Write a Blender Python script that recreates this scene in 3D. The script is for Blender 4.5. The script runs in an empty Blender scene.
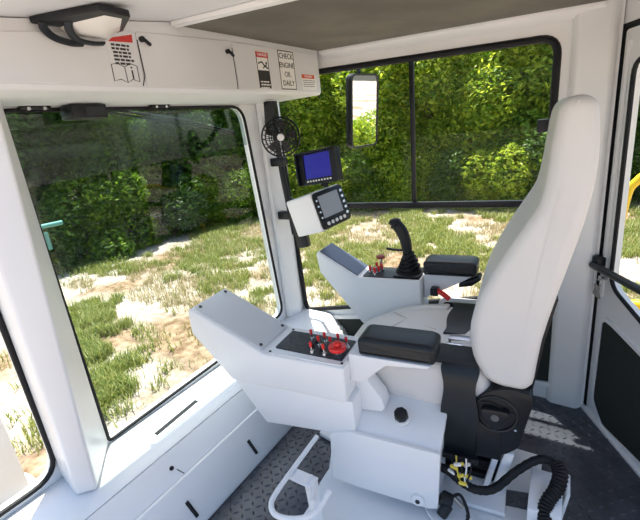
import bpy, bmesh, math, random
from mathutils import Matrix, Vector, Euler, noise
random.seed(11)
scene = bpy.context.scene
COL = scene.collection
R = math.radians
WM = {}                                   # world matrices of the things' bases

# ------------------------------------------------------------------ materials
def mat(name, col, rough=0.5, metal=0.0, bump=0.0, bscale=60.0, vary=0.0, vscale=4.0, spec=0.5, emit=None):
    m = bpy.data.materials.new(name); m.use_nodes = True
    nt = m.node_tree; p = nt.nodes['Principled BSDF']
    p.inputs['Base Color'].default_value = (*col, 1)
    p.inputs['Roughness'].default_value = rough
    p.inputs['Metallic'].default_value = metal
    p.inputs['Specular IOR Level'].default_value = spec
    if emit:
        p.inputs['Emission Color'].default_value = (*emit[0], 1); p.inputs['Emission Strength'].default_value = emit[1]
    if bump or vary:
        tc = nt.nodes.new('ShaderNodeTexCoord')
    if bump:
        n = nt.nodes.new('ShaderNodeTexNoise'); n.inputs['Scale'].default_value = bscale; n.inputs['Detail'].default_value = 3
        b = nt.nodes.new('ShaderNodeBump'); b.inputs['Strength'].default_value = bump; b.inputs['Distance'].default_value = 0.004
        nt.links.new(tc.outputs['Object'], n.inputs['Vector'])
        nt.links.new(n.outputs['Fac'], b.inputs['Height']); nt.links.new(b.outputs['Normal'], p.inputs['Normal'])
    if vary:
        n = nt.nodes.new('ShaderNodeTexNoise'); n.inputs['Scale'].default_value = vscale; n.inputs['Detail'].default_value = 5
        r = nt.nodes.new('ShaderNodeValToRGB')
        r.color_ramp.elements[0].position = .35; r.color_ramp.elements[1].position = .65
        r.color_ramp.elements[0].color = tuple(c*(1-vary) for c in col) + (1,)
        r.color_ramp.elements[1].color = tuple(min(1, c*(1+vary)) for c in col) + (1,)
        nt.links.new(tc.outputs['Object'], n.inputs['Vector'])
        nt.links.new(n.outputs['Fac'], r.inputs['Fac']); nt.links.new(r.outputs['Color'], p.inputs['Base Color'])
    return m

def glass_mat(name, tint, refl=1.0, base=.018, rough=.02):
    m = bpy.data.materials.new(name); m.use_nodes = True
    nt = m.node_tree; nt.nodes.clear()
    o = nt.nodes.new('ShaderNodeOutputMaterial'); t = nt.nodes.new('ShaderNodeBsdfTransparent')
    t.inputs['Color'].default_value = (*tint, 1)
    g = nt.nodes.new('ShaderNodeBsdfGlossy'); g.inputs['Roughness'].default_value = rough
    f = nt.nodes.new('ShaderNodeLayerWeight'); f.inputs['Blend'].default_value = .5
    w = nt.nodes.new('ShaderNodeMath'); w.operation = 'POWER'; w.inputs[1].default_value = 6
    k = nt.nodes.new('ShaderNodeMath'); k.operation = 'MULTIPLY_ADD'; k.inputs[1].default_value = .15*refl; k.inputs[2].default_value = base*refl
    x = nt.nodes.new('ShaderNodeMixShader')
    nt.links.new(f.outputs['Facing'], w.inputs[0]); nt.links.new(w.outputs[0], k.inputs[0]); nt.links.new(k.outputs[0], x.inputs[0])
    nt.links.new(t.outputs[0], x.inputs[1]); nt.links.new(g.outputs[0], x.inputs[2])
    nt.links.new(x.outputs[0], o.inputs['Surface'])
    return m

def leaf_mat(name, c0, c1, trans=0.45):
    m = bpy.data.materials.new(name); m.use_nodes = True
    nt = m.node_tree; nt.nodes.clear()
    o = nt.nodes.new('ShaderNodeOutputMaterial'); g = nt.nodes.new('ShaderNodeNewGeometry')
    r = nt.nodes.new('ShaderNodeValToRGB')
    r.color_ramp.elements[0].color = (*c0, 1); r.color_ramp.elements[1].color = (*c1, 1)
    p = nt.nodes.new('ShaderNodeBsdfPrincipled'); p.inputs['Roughness'].default_value = .45
    t = nt.nodes.new('ShaderNodeBsdfTranslucent'); x = nt.nodes.new('ShaderNodeMixShader'); x.inputs[0].default_value = trans
    nt.links.new(g.outputs['Random Per Island'], r.inputs['Fac'])
    nt.links.new(r.outputs['Color'], p.inputs['Base Color']); nt.links.new(r.outputs['Color'], t.inputs['Color'])
    nt.links.new(p.outputs[0], x.inputs[1]); nt.links.new(t.outputs[0], x.inputs[2]); nt.links.new(x.outputs[0], o.inputs['Surface'])
    return m

WHITE = mat('white_paint', (.80, .81, .82), .32, vary=.02, vscale=3)
CREAM = mat('cabinet_paint', (.68, .695, .715), .42, vary=.02, vscale=3)
LEATHER = mat('ivory_vinyl', (.66, .65, .635), .42, bump=.12, bscale=140)
BLACK = mat('black_plastic', (.008, .010, .013), .40, spec=.35)
RUBBER = mat('black_rubber', (.007, .008, .010), .6, spec=.3)
VINYL = mat('black_vinyl', (.008, .012, .016), .40, spec=.4, bump=.15, bscale=160)
CLOTHB = mat('black_cloth', (.02, .024, .028), .75, bump=.3, bscale=300)
PAD = mat('dark_insulation_pad', (.012, .018, .016), .8, bump=.3, bscale=120)
TREAD = mat('dark_tread_plate', (.060, .066, .082), .30, metal=.15, vary=.25, vscale=9)
HEADL = mat('headliner_brown', (.125, .115, .095), .75, vary=.18, vscale=5)
STEEL = mat('steel', (.6, .6, .6), .25, metal=1)
DSTEEL = mat('dark_steel', (.05, .055, .06), .35, metal=.8)
RED = mat('red_plastic', (.72, .02, .02), .35)
REDP = mat('red_print', (.55, .035, .03), .5)
INK = mat('ink', (.02, .02, .022), .6)
PAPER = mat('sticker_white', (.82, .82, .80), .5)
ORANGE = mat('red_orange_print', (.62, .09, .04), .5)
SCREENOFF = mat('glossy_grey_screen', (.07, .085, .125), .2, bump=.03, bscale=30)
BLUE = mat('blue_screen', (.02, .02, .3), .2, emit=((.03, .025, .30), .22))
SKYSCR = mat('sky_reflection_screen', (.30, .315, .345), .18)  # lighter grey stands in for sky reflected in the screen
YELLOW = mat('yellow_paint', (.85, .55, .01), .4)
YWIRE = mat('yellow_connector', (.75, .6, .08), .45)
TEAL = mat('teal_paint', (.10, .32, .28), .5)
LENS = mat('lamp_lens', (.78, .76, .72), .3)
MIRROR = mat('mirror_silver', (.92, .93, .94), .02, metal=1)
GREEN_L = mat('key_tag_metal', (.35, .33, .30), .35, metal=.9)
BARK = mat('bark', (.09, .06, .04), .9, bump=.6, bscale=25)
GLASS = glass_mat('clear_glass', (.97, .985, .97), .35)
WGLASS = glass_mat('windshield_glass', (.90, .94, .92), 1.0)
TINT = glass_mat('tint_band_glass', (.74, .80, .78), 1.2, .055, .08)
LEAF_D = leaf_mat('leaf_shaded', (.03, .09, .012), (.14, .27, .025), .5)  # dark leaf copy, tree shade put into its colour
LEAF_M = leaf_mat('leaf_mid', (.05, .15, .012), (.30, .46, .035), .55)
LEAF_B = leaf_mat('leaf_sunlit', (.10, .24, .012), (.68, .76, .07), .6)  # light leaf copy, sunlight put into its colour
GRASS_M = leaf_mat('grass_blades', (.11, .20, .02), (.47, .46, .14), .35)
STRAW_M = leaf_mat('straw_blades', (.30, .26, .10), (.62, .52, .30), .25)

def ground_mat():
    m = bpy.data.materials.new('sandy_ground'); m.use_nodes = True
    nt = m.node_tree; p = nt.nodes['Principled BSDF']; p.inputs['Roughness'].default_value = .95
    p.inputs['Specular IOR Level'].default_value = .1
    tc = nt.nodes.new('ShaderNodeTexCoord')
    def nz(s, d=6):
        n = nt.nodes.new('ShaderNodeTexNoise'); n.inputs['Scale'].default_value = s; n.inputs['Detail'].default_value = d
        nt.links.new(tc.outputs['Object'], n.inputs['Vector']); return n
    def ramp(n, a, ca, b, cb):
        r = nt.nodes.new('ShaderNodeValToRGB'); e = r.color_ramp.elements
        e[0].position = a; e[0].color = ca; e[1].position = b; e[1].color = cb
        nt.links.new(n.outputs['Fac'], r.inputs['Fac']); return r
    sand = ramp(nz(16), .35, (.36, .30, .245, 1), .68, (.66, .595, .53, 1))
    soil = ramp(nz(9), .35, (.19, .12, .07, 1), .7, (.45, .33, .22, 1))
    msk = ramp(nz(.55, 4), .47, (0, 0, 0, 1), .60, (1, 1, 1, 1))
    mx = nt.nodes.new('ShaderNodeMix'); mx.data_type = 'RGBA'
    nt.links.new(msk.outputs['Color'], mx.inputs['Factor']); nt.links.new(sand.outputs['Color'], mx.inputs['A']); nt.links.new(soil.outputs['Color'], mx.inputs['B'])
    nt.links.new(mx.outputs['Result'], p.inputs['Base Color'])
    n = nz(45, 8); b = nt.nodes.new('ShaderNodeBump'); b.inputs['Strength'].default_value = .8; b.inputs['Distance'].default_value = .03
    nt.links.new(n.outputs['Fac'], b.inputs['Height']); nt.links.new(b.outputs['Normal'], p.inputs['Normal'])
    return m
GROUND = ground_mat()

# ------------------------------------------------------------------ mesh helpers
def finish(name, bm, m, parent=None, frame=None, angle=40):
    """link bm as ONE object. bm is in world space, or in `frame` space when a frame is given"""
    if frame is not None: bm.transform(frame)
    bmesh.ops.recalc_face_normals(bm, faces=bm.faces[:])
    c = Vector((0, 0, 0))
    lo = Vector((1e9,)*3); hi = Vector((-1e9,)*3)
    for v in bm.verts:
        for i in range(3): lo[i] = min(lo[i], v.co[i]); hi[i] = max(hi[i], v.co[i])
    c = (lo+hi)/2
    me = bpy.data.meshes.new(name)
    if parent is not None:
        inv = WM[parent.name].inverted(); loc = inv @ c
        rot = inv.to_3x3().to_4x4()
        bm.transform(rot @ Matrix.Translation(-c))
    else:
        loc = Vector((c.x, c.y, lo.z)); bm.transform(Matrix.Translation(-loc))
    bm.to_mesh(me); bm.free()
    me.polygons.foreach_set('use_smooth', [True]*len(me.polygons))
    me.set_sharp_from_angle(angle=R(angle))
    mm = m if isinstance(m, (list, tuple)) else [m]
    for q in mm: me.materials.append(q)
    o = bpy.data.objects.new(name, me); COL.objects.link(o)
    o.location = loc
    if parent is not None:
        o.parent = parent
        WM[o.name] = WM[parent.name] @ Matrix.Translation(loc)
    else:
        WM[o.name] = Matrix.Translation(loc)
    return o

def thing(name, loc, label, cat, group=None, rotz=0.0, kind=None):
    o = bpy.data.objects.new(name, None); COL.objects.link(o)
    o.empty_display_size = .1
    o.location = loc; o.rotation_euler = (0, 0, rotz)
    WM[o.name] = Matrix.Translation(Vector(loc)) @ Matrix.Rotation(rotz, 4, 'Z')
    return tag(o, label, cat, group, kind)
def tag(o, label=None, cat=None, group=None, kind=None):
    if label: o['label'] = label
    if cat: o['category'] = cat
    if group: o['group'] = group
    if kind: o['kind'] = kind
    return o
def lab(o, label): o['label'] = label; return o

def bevel(bm, w, seg=2, ang=30, edges=None):
    if w <= 0: return bm
    bm.normal_update()
    es = edges or [e for e in bm.edges if len(e.link_faces) == 2 and e.calc_face_angle(0) > R(ang)]
    bmesh.ops.bevel(bm, geom=es, offset=w, segments=seg, profile=.5, affect='EDGES', clamp_overlap=True)
    return bm
def box(c, s, bev=0.0, seg=2, rot=None, bm=None):
    t = bmesh.new(); bmesh.ops.create_cube(t, size=1)
    t.transform(Matrix.Diagonal((*s, 1)))
    bevel(t, bev, seg)
    M = Matrix.Translation(Vector(c))
    if rot is not None: M = M @ (rot if isinstance(rot, Matrix) else Euler(rot).to_matrix().to_4x4())
    t.transform(M)
    return merge(bm, t)
def merge(bm, t):
    if bm is None: return t
    me = bpy.data.meshes.new('tmp'); t.to_mesh(me); bm.from_mesh(me); bpy.data.meshes.remove(me); t.free()
    return bm
def prism(poly, f, bev=0.0, seg=2, bm=None, ang=30):
    """poly: 2D points; f(p, k) -> 3D for k = 0 / 1"""
    t = bmesh.new()
    a = [t.verts.new(f(p, 0)) for p in poly]; b = [t.verts.new(f(p, 1)) for p in poly]
    n = len(poly)
    t.faces.new(a); t.faces.new(b[::-1])
    for i in range(n): t.faces.new((a[i], b[i], b[(i+1) % n], a[(i+1) % n]))
    bmesh.ops.recalc_face_normals(t, faces=t.faces[:])
    bevel(t, bev, seg, ang)
    return merge(bm, t)
def xz(y0, y1): return lambda p, k: (p[0], (y0, y1)[k], p[1])
def yz(x0, x1): return lambda p, k: ((x0, x1)[k], p[0], p[1])
def xy(z0, z1): return lambda p, k: (p[0], p[1], (z0, z1)[k])
def rpoly(pts, r, n=5):
    out = []; N = len(pts)
    for i in range(N):
        p = Vector(pts[i]); a = Vector(pts[i-1]); b = Vector(pts[(i+1) % N])
        rr = r[i] if isinstance(r, (list, tuple)) else r
        da = (a-p); db = (b-p)
        d = min(rr, da.length*.45, db.length*.45)
        if d < 1e-5: out.append(tuple(p)); continue
        s = p+da.normalized()*d; e = p+db.normalized()*d
        for k in range(n+1):
            t = k/n
            out.append(tuple((1-t)**2*s+2*t*(1-t)*p+t*t*e))
    return out
def plate(outer, holes, f, bm=None):
    t = bmesh.new(); es = []
    for loop in [outer]+holes:
        vs = [t.verts.new(f(p, 0)) for p in loop]
        es += [t.edges.new((vs[i], vs[(i+1) % len(vs)])) for i in range(len(vs))]
    bmesh.ops.triangle_fill(t, edges=es, use_beauty=True)
    fs = t.faces[:]
    d = Vector(f(outer[0], 1))-Vector(f(outer[0], 0))
    g = bmesh.ops.extrude_face_region(t, geom=fs)
    bmesh.ops.translate(t, vec=d, verts=[v for v in g['geom'] if isinstance(v, bmesh.types.BMVert)])
    return merge(bm, t)
def cyl(p0, p1, r0, r1=None, n=16, bm=None, bev=0):
    p0 = Vector(p0); p1 = Vector(p1); d = p1-p0
    t = bmesh.new()
    bmesh.ops.create_cone(t, cap_ends=True, segments=n, radius1=r0, radius2=r0 if r1 is None else r1, depth=d.length)
    bevel(t, bev, 2, 50)
    t.transform(Matrix.Translation((p0+p1)/2) @ d.to_track_quat('Z', 'Y').to_matrix().to_4x4())
    return merge(bm, t)
def ball(c, r, bm=None, s=(1, 1, 1), n=14):
    t = bmesh.new(); bmesh.ops.create_uvsphere(t, u_segments=n, v_segments=max(6, n//2), radius=r)
    t.transform(Matrix.Translation(Vector(c)) @ Matrix.Diagonal((*s, 1)))
    return merge(bm, t)
def smooth_path(pts, n=6, closed=False):
    P = [Vector(p) for p in pts]; N = len(P); out = []
    rng = range(N if closed else N-1)
    for i in rng:
        p1 = P[i]; p2 = P[(i+1) % N]
        p0 = P[i-1] if (closed or i > 0) else p1*2-p2
        p3 = P[(i+2) % N] if (closed or i+2 < N) else p2*2-p1
        for k in range(n):
            t = k/n
            out.append(.5*((2*p1)+(p2-p0)*t+(2*p0-5*p1+4*p2-p3)*t*t+(3*p1-p0-3*p2+p3)*t**3))
    if not closed: out.append(P[-1])
    return out
def tube(pts, r, closed=False, n=8, bm=None, rib=None, sq=None):
    P = [Vector(p) for p in pts]; N = len(P)
    t = bmesh.new(); rings = []
    def tan(i):
        if closed: return (P[(i+1) % N]-P[i-1]).normalized()
        return (P[min(i+1, N-1)]-P[max(i-1, 0)]).normalized()
    T = tan(0); up = Vector((0, 0, 1)) if abs(T.z) < .9 else Vector((1, 0, 0))
    nn = (up-T*up.dot(T)).normalized()
    for i in range(N):
        T = tan(i); nn = (nn-T*nn.dot(T)).normalized(); b = T.cross(nn)
        rr = r if not callable(r) else r(i/(N-1))
        if rib: rr *= 1+rib*(1 if i % 2 else -1)
        ring = []
        for k in range(n):
            a = 2*math.pi*k/n
            ca, sa = math.cos(a), math.sin(a)
            if sq: ca *= sq[0]; sa *= sq[1]
            ring.append(t.verts.new(P[i]+(nn*ca+b*sa)*rr))
        rings.append(ring)
    for i in range(N if closed else N-1):
        a = rings[i]; c = rings[(i+1) % N]
        if closed and i == N-1:                      # untwist the seam
            best = min(range(n), key=lambda s: sum((a[k].co-c[(k+s) % n].co).length for k in range(n)))
            c = [c[(k+best) % n] for k in range(n)]
        for k in range(n): t.faces.new((a[k], a[(k+1) % n], c[(k+1) % n], c[k]))
    if not closed: t.faces.new(rings[0][::-1]); t.faces.new(rings[-1])
    return merge(bm, t)
def offset_poly(pts, d):
    """inset a 2D polygon (counter-clockwise or clockwise) by d"""
    N = len(pts); A = sum(pts[i][0]*pts[(i+1) % N][1]-pts[(i+1) % N][0]*pts[i][1] for i in range(N))
    s = 1 if A > 0 else -1; out = []
    for i in range(N):
        p = Vector(pts[i]); e0 = (p-Vector(pts[i-1])).normalized(); e1 = (Vector(pts[(i+1) % N])-p).normalized()
        n0 = Vector((-e0.y, e0.x))*s; n1 = Vector((-e1.y, e1.x))*s
        m = (n0+n1); m = m/max(.35, m.length_squared)*2 if m.length > .1 else n0
        out.append(tuple(p+m*d*.5*1.0 if False else p+(n0+n1).normalized()*d))
    return out
def cushion(profile, lo, hi, r, f, n=5):
    """profile extruded lo..hi with fully rounded sides; f(p2, w) -> 3D"""
    t = bmesh.new(); rings = []
    ws = [(lo+r*(1-math.cos(a)), r*(1-math.sin(a))) for a in [math.pi/2*k/n for k in range(n+1)]]
    ws = ws+[(hi-(w-lo), d) for w, d in reversed(ws)]
    for w, d in ws:
        rings.append([t.verts.new(f(p, w)) for p in (offset_poly(profile, d) if d > 1e-6 else profile)])
    N = len(profile)
    for a, b in zip(rings, rings[1:]):
        for i in range(N): t.faces.new((a[i], a[(i+1) % N], b[(i+1) % N], b[i]))
    t.faces.new(rings[0]); t.faces.new(rings[-1][::-1])
    return t
def text(name, s, size, m, parent, origin, xd, yd, align='CENTER'):
    cu = bpy.data.curves.new('lettering', 'FONT'); cu.body = s; cu.size = size; cu.align_x = align; cu.align_y = 'CENTER'
    cu.space_line = .95; cu.extrude = .0004; cu.resolution_u = 3
    o = bpy.data.objects.new('tmp_text', cu); COL.objects.link(o)
    dg = bpy.context.evaluated_depsgraph_get()
    me = bpy.data.meshes.new_from_object(o.evaluated_get(dg))
    bpy.data.objects.remove(o); bpy.data.curves.remove(cu)
    bm = bmesh.new(); bm.from_mesh(me); bpy.data.meshes.remove(me)
    xd = Vector(xd).normalized(); yd = Vector(yd).normalized(); zd = xd.cross(yd)
    M = Matrix((xd, yd, zd)).transposed().to_4x4(); M.translation = Vector(origin)
    return finish(name, bm, m, parent, M)

# ------------------------------------------------------------------ camera
Mw = Matrix(((0.84185135, 0.07410663, -0.53459753), (0.52859035, -0.31323873, 0.78897005), (-0.10898874, -0.94677859, -0.3028725)))
cam = bpy.data.cameras.new('camera'); co = bpy.data.objects.new('camera', cam); COL.objects.link(co)
rgt = Mw @ Vector((1, 0, 0)); up = Mw @ Vector((0, -1, 0)); bk = Mw @ Vector((0, 0, -1))
cm = Matrix((rgt, up, bk)).transposed().to_4x4(); cm.translation = (0, 0, 1.5)
co.matrix_world = cm
cam.sensor_width = 36; cam.lens = 403/640*36; cam.clip_start = .02; cam.clip_end = 500
scene.camera = co

# ------------------------------------------------------------------ the cab shell
FX = -1.66        # windshield plane
FY = 2.13         # far side wall, inner face
S = 'structure'
def struct(o, label, cat='structure'): return tag(o, label, cat, None, S)

# floor: dark tread plate with raised lozenges
bm = prism([(FX, .2), (.75, .2), (.75, 1.2), (.09, 2.19), (FX, 2.19)], xy(-.05, 0))
k = 0
y = .42
row = 0
while y < 2.15:
    x = -1.24
    while x < .5:
        if not (-.84 < x < -.06 and y < 1.68) and not (x > .08+(2.15-y)*.53):
            a = R(45) if (row+int(round((x+1.24)/.034))) % 2 else R(-45)
            ca, sa = math.cos(a), math.sin(a)
            vs = []
            for (u, v, z) in ((.015, 0, 0), (0, .0045, 0), (-.015, 0, 0), (0, -.0045, 0), (.006, 0, .005), (-.006, 0, .005)):
                vs.append(bm.verts.new((x+u*ca-v*sa, y+u*sa+v*ca, z)))
            for q in ((0, 1, 4), (1, 5, 4), (1, 2, 5), (2, 3, 5), (3, 4, 5), (3, 0, 4)): bm.faces.new([vs[i] for i in q])
        x += .034
    y += .034; row += 1
fl = struct(finish('floor', bm, TREAD), 'dark steel tread plate floor of the cab with raised lozenge pattern', 'floor')

# front wall
wind = [(.655, 1.68), (1.84, 1.68), (1.925, .352), (.655, .318)]
wr = rpoly(wind, [.02, .09, .07, .02], 6)
lpane = rpoly([(-.35, 1.68), (.447, 1.68), (.447, .335), (-.35, .335)], [.02, .03, .1, .02], 6)
bm = plate([(-.5, -.05), (-.5, 1.98), (FY+.06, 1.98), (FY+.06, -.05)], [wr, lpane], yz(FX, FX-.04))
wf = struct(finish('wall_front', bm, WHITE, angle=30), 'white painted front wall of the cab around the windshield', 'wall')
def ring3(loop, f): return [Vector(f(p, 0)) for p in loop]
win1 = thing('window_1', (FX, 1.25, .33), 'large front windshield with dark tint band across the top', 'window', kind=S)
finish('gasket', tube(ring3(wr, yz(FX+.003, 0)), .008, True, 8), RUBBER, win1)
finish('glass_pane', prism(offset_poly(wr, .002), yz(FX-.022, FX-.017)), WGLASS, win1)
finish('tint_band', prism([(.657, 1.678), (1.835, 1.678), (1.852, 1.47), (.657, 1.42)], yz(FX-.0155, FX-.0145)), TINT, win1)
win3 = thing('window_3', (FX, 0, .34), 'narrow front side pane left of the white corner post', 'window', kind=S)
finish('gasket', tube(ring3(lpane, yz(FX+.006, 0)), .010, True, 8), RUBBER, win3)
finish('glass_pane', prism(offset_poly(lpane, .002), yz(FX-.022, FX-.017)), GLASS, win3)

# corner post between the two front panes, leaning slightly
bm = bmesh.new()
lo = [(FX+.001, .652), (-1.455, .484), (-1.50, .43), (FX+.001, .452)]
hi = [(FX+.001, .652), (-1.455, .588), (-1.50, .47), (FX+.001, .465)]
a = [bm.verts.new((*p, .31)) for p in lo]; b = [bm.verts.new((*p, 1.93)) for p in hi]
bm.faces.new(a[::-1]); bm.faces.new(b)
for i in range(4): bm.faces.new((a[i], a[(i+1) % 4], b[(i+1) % 4], b[i]))
bevel(bm, .012, 3)
struct(finish('trim_1', bm, WHITE), 'thick white corner post left of the windshield', 'post')
# far front post
bm = prism(rpoly([(FX+.001, 1.955), (FX+.03, 1.96), (FX+.05, 2.06), (FX+.03, FY-.003), (FX+.001, FY-.003)], .01), xy(.30, 1.93))
struct(finish('trim_2', bm, WHITE), 'white corner post between the windshield and the long side window', 'post')
# sill and kick panels
sill = struct(finish('trim_3', prism([(FX+.001, .27), (FX+.001, .307), (-1.435, .306), (-1.385, .298), (-1.40, .27)], xz(-.4, FY-.004), .006, 2), WHITE),
              'bright white ledge under the windshield', 'ledge')
slot = finish('vent_slot', box((-1.515, .905, .308), (.024, .25, .006), .002, 1, (0, R(3.3), R(3.5))), BLACK, sill)
finish('slot_rim', box((-1.5155, .905, .3055), (.040, .272, .006), .0015, 1, (0, R(3.3), R(3.5))), WHITE, slot)
def kick(name, pts, label):
    return struct(finish(name, prism(pts, xz(-.4, FY-.005), .004, 2), WHITE), label, 'panel')
k1 = kick('trim_4', [(-1.42, .02), (-1.40, .27), (-1.383, .296), (-1.312, .206), (-1.33, .02)], 'upper white kick panel below the windshield ledge')
k2 = kick('trim_5', [(-1.328, .001), (-1.312, .2045), (-1.298, .2035), (-1.222, .02), (-1.222, .001)], 'lower white kick panel beside the dark footwell mat')
def slope_pt(y, t, off=.002):            # on the lower kick panel
    x0, z0, x1, z1 = -1.298, .2035, -1.222, .02
    n = Vector((z0-z1, 0, x1-x0)).normalized()
    return Vector((x0+(x1-x0)*t, y, z0+(z1-z0)*t))+n*off
for yy, in ((1.075,), (.70,)):
    p = slope_pt(yy, .42); q = slope_pt(yy+.012, .82)
    finish('handle_slot', tube([p, q], .008, False, 8), BLACK, k2)
def upper_pt(y, t, off=.001):
    x0, z0, x1, z1 = -1.383, .296, -1.312, .206
    n = Vector((z0-z1, 0, x1-x0)).normalized()
    return Vector((x0+(x1-x0)*t, y, z0+(z1-z0)*t))+n*off
n = Vector((.09, 0, .071)).normalized()
p = upper_pt(.72, .55)
finish('panel_bolt', cyl(p-n*.004, p+n*.004, .009, n=12), BLACK, k1)
finish('panel_seam', tube([upper_pt(.735, .7, .0005), upper_pt(.75, .99, .0005)], .0018, n=6), BLACK, k1)

# far side wall with the long window
farw = [(-1.652, 1.835), (-.128, 1.762), (-.145, .60), (-1.607, .292)]
fr = rpoly(farw, [.04, .07, .05, .06], 6)
bm = plate([(FX-.04, -.05), (FX-.04, 1.98), (.087, 1.98), (.087, -.05)], [fr], xz(FY, FY+.025))
struct(finish('wall_right', bm, WHITE, angle=30), 'white painted long side wall of the cab beyond the seat', 'wall')
win2 = thing('window_2', (-.9, FY, .3), 'long side window with black sliding frame beyond the seat', 'window', kind=S)
finish('gasket', tube(ring3(fr, xz(FY+.0, 0)), .016, True, 8), RUBBER, win2)
finish('middle_rail', box((-.88, FY+.004, 1.055), (1.50, .022, .034), .005, 2, (0, R(-.7), 0)), BLACK, win2)
finish('sliding_frame', box((-.77, FY+.006, 1.43), (.024, .018, .73), .004, 2, (0, R(1), 0)), BLACK, win2)
finish('window_latch', box((-.165, FY-.006, 1.415), (.05, .03, .055), .006, 2), BLACK, win2)
finish('glass_pane', prism(offset_poly(fr, .002), xz(FY+.016, FY+.020)), GLASS, win2)
# insulation pads and white frames of the far wall, below the window
for pts, nm in (([(-1.47, .245), (-1.13, .305), (-.70, .36), (-.70, .07), (-1.40, .07)], 'a'), ([(-.62, .50), (-.02, .535), (-.02, .115), (-.62, .09)], 'b')):
    pd = finish('insulation_pad', prism(rpoly(pts, .02, 3), xz(FY-.012, FY-.001), .003, 1), PAD, None)
    struct(pd, 'dark insulation pad set low in the side wall near the windshield' if nm == 'a' else 'dark insulation pad in the side wall behind the seat back', 'pad')
    pd.name = 'trim_6' if nm == 'a' else 'trim_7'
    WM[pd.name] = Matrix.Translation(pd.location)
    outer = offset_poly(rpoly(pts, .02, 3), -.028)
    finish('pad_frame', plate(outer, [offset_poly(rpoly(pts, .02, 3), -.002)], xz(FY-.018, FY-.0005)), WHITE, pd)
# low wheel-side ledge in the front far corner
struct(finish('trim_8', prism([(-1.60, FY-.006), (-1.60, 1.90), (-1.36, 1.99), (-1.30, FY-.006)], lambda p, k: (p[0], p[1], (.02, .24-.03*(p[0]+1.6))[k]), .02, 3), WHITE),
       'white raised corner ledge below the far end of the windshield', 'ledge')

# rear corner post and angled door
struct(finish('trim_9', prism(rpoly([(-.085, FY-.002), (-.06, FY-.03), (.055, FY-.035), (.075, FY-.01), (.075, FY-.002)], .012, 3), xy(.001, 1.88), .0), WHITE),
       'white ribbed post between the side window and the rear door', 'post')
DA = Vector((.085, 2.155, 0)); DD = Vector((.478, -.878, 0)).normalized(); DN = Vector((-DD.y, DD.x, 0))*-1   # DN points into the cab
if DN.dot(Vector((0, 0, 0))-DA) < 0: DN = -DN
def dr(off0, off1): return lambda p, k: tuple(DA+DD*p[0]+DN*(off0, off1)[k]+Vector((0, 0, p[1])))
dwin = rpoly([(.102, 1.63), (.80, 1.63), (.80, .47), (.110, .712)], [.06, .06, .06, .07], 5)
dpad = rpoly([(.10, .535), (.16, .535), (.80, .42), (.80, .09), (.18, .02), (.095, .10)], .03, 4)
door = thing('door_1', tuple(DA), 'white rear door with black padded lower panel and a dark pull bar', 'door', kind=S)
finish('door_leaf', plate(rpoly([(.031, .013), (.031, 1.741), (.86, 1.741), (.86, .013)], .015, 3), [dwin], dr(-.03, 0)), WHITE, door, angle=30)
finish('door_seal', plate([(.004, .004), (.004, 1.764), (.87, 1.764), (.87, 1.742), (.030, 1.742), (.030, .004)], [], dr(-.03, .003)), RUBBER, door)
finish('gasket', tube(ring3(dwin, dr(.002, 0)), .009, True, 8), RUBBER, door)
finish('glass_pane', prism(offset_poly(dwin, .002), dr(-.02, -.015)), GLASS, door)
finish('edge_rib', tube([Vector(dr(0, 0)(p, 0)) for p in ((.060, .64), (.060, 1.70))], .012, n=8), WHITE, door)
dp = finish('lower_pad', prism(dpad, dr(.0005, .010), .003, 1), PAD, door)
finish('pad_frame', plate(offset_poly(dpad, -.02), [offset_poly(dpad, -.002)], dr(.0005, .012)), WHITE, dp)
bar = [Vector(dr(.05, 0)(p, 0)) for p in ((.05, .792), (.32, .795), (.80, .80))]
hb = finish('pull_bar', tube(bar, .016, n=12), DSTEEL, door)
finish('bar_bracket', box(Vector(dr(.022, 0)((.045, .80), 0)), (.05, .045, .06), .006, 2, (0, 0, math.atan2(DD.y, DD.x))), BLACK, hb)
finish('lock_barrel', cyl(dr(.0, 0)((.075, .735), 0), dr(.028, 0)((.075, .735), 0), .012, n=14), STEEL, door)
# wall over the door and sill line
struct(finish('trim_10', prism([(-.01, 1.762), (-.01, 1.90), (.9, 1.90), (.9, 1.762)], dr(-.03, .001)), WHITE), 'white header above the rear door', 'header')
struct(finish('trim_11', prism(rpoly([(.0, .001), (.0, .012), (.86, .012), (.86, .001)], .002, 1), dr(-.02, .025)), WHITE), 'thin pale threshold strip under the rear door', 'threshold')

# roof: pale roof pan, the left edge dipping, and the brown headliner
def roofz(x): return 1.925-.05*(x+1.27)
bm = bmesh.new()
def slab(corners, th):
    a = [bm.verts.new(c) for c in corners]; b = [bm.verts.new((c[0], c[1], c[2]+th)) for c in corners]
    bm.faces.new(a); bm.faces.new(b[::-1])
    for i in range(4): bm.faces.new((a[i], a[(i+1) % 4], b[(i+1) % 4], b[i]))
slab([(FX-.04, 1.10, roofz(FX)), (.75, 1.10, roofz(.75)), (.75, FY+.025, roofz(.75)), (FX-.04, FY+.025, roofz(FX))], .05)
slab([(FX-.04, .40, roofz(FX)-.08), (.75, .40, roofz(.75)-.08), (.75, 1.10, roofz(.75)), (FX-.04, 1.10, roofz(FX))], .05)
struct(finish('ceiling', bm, CREAM), 'pale painted cab roof', 'ceiling')
hp_ = [(-1.262, 1.135), (-.30, 1.215), (.45, 1.25), (.30, 2.03), (.02, 2.075), (-1.262, 2.075)]
hl = struct(finish('trim_12', prism(rpoly(hp_, .015, 2), lambda p, k: (p[0], p[1], roofz(p[0])-(.012, .001)[k])), HEADL), 'dark brown headliner panel on the ceiling', 'headliner')
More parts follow.
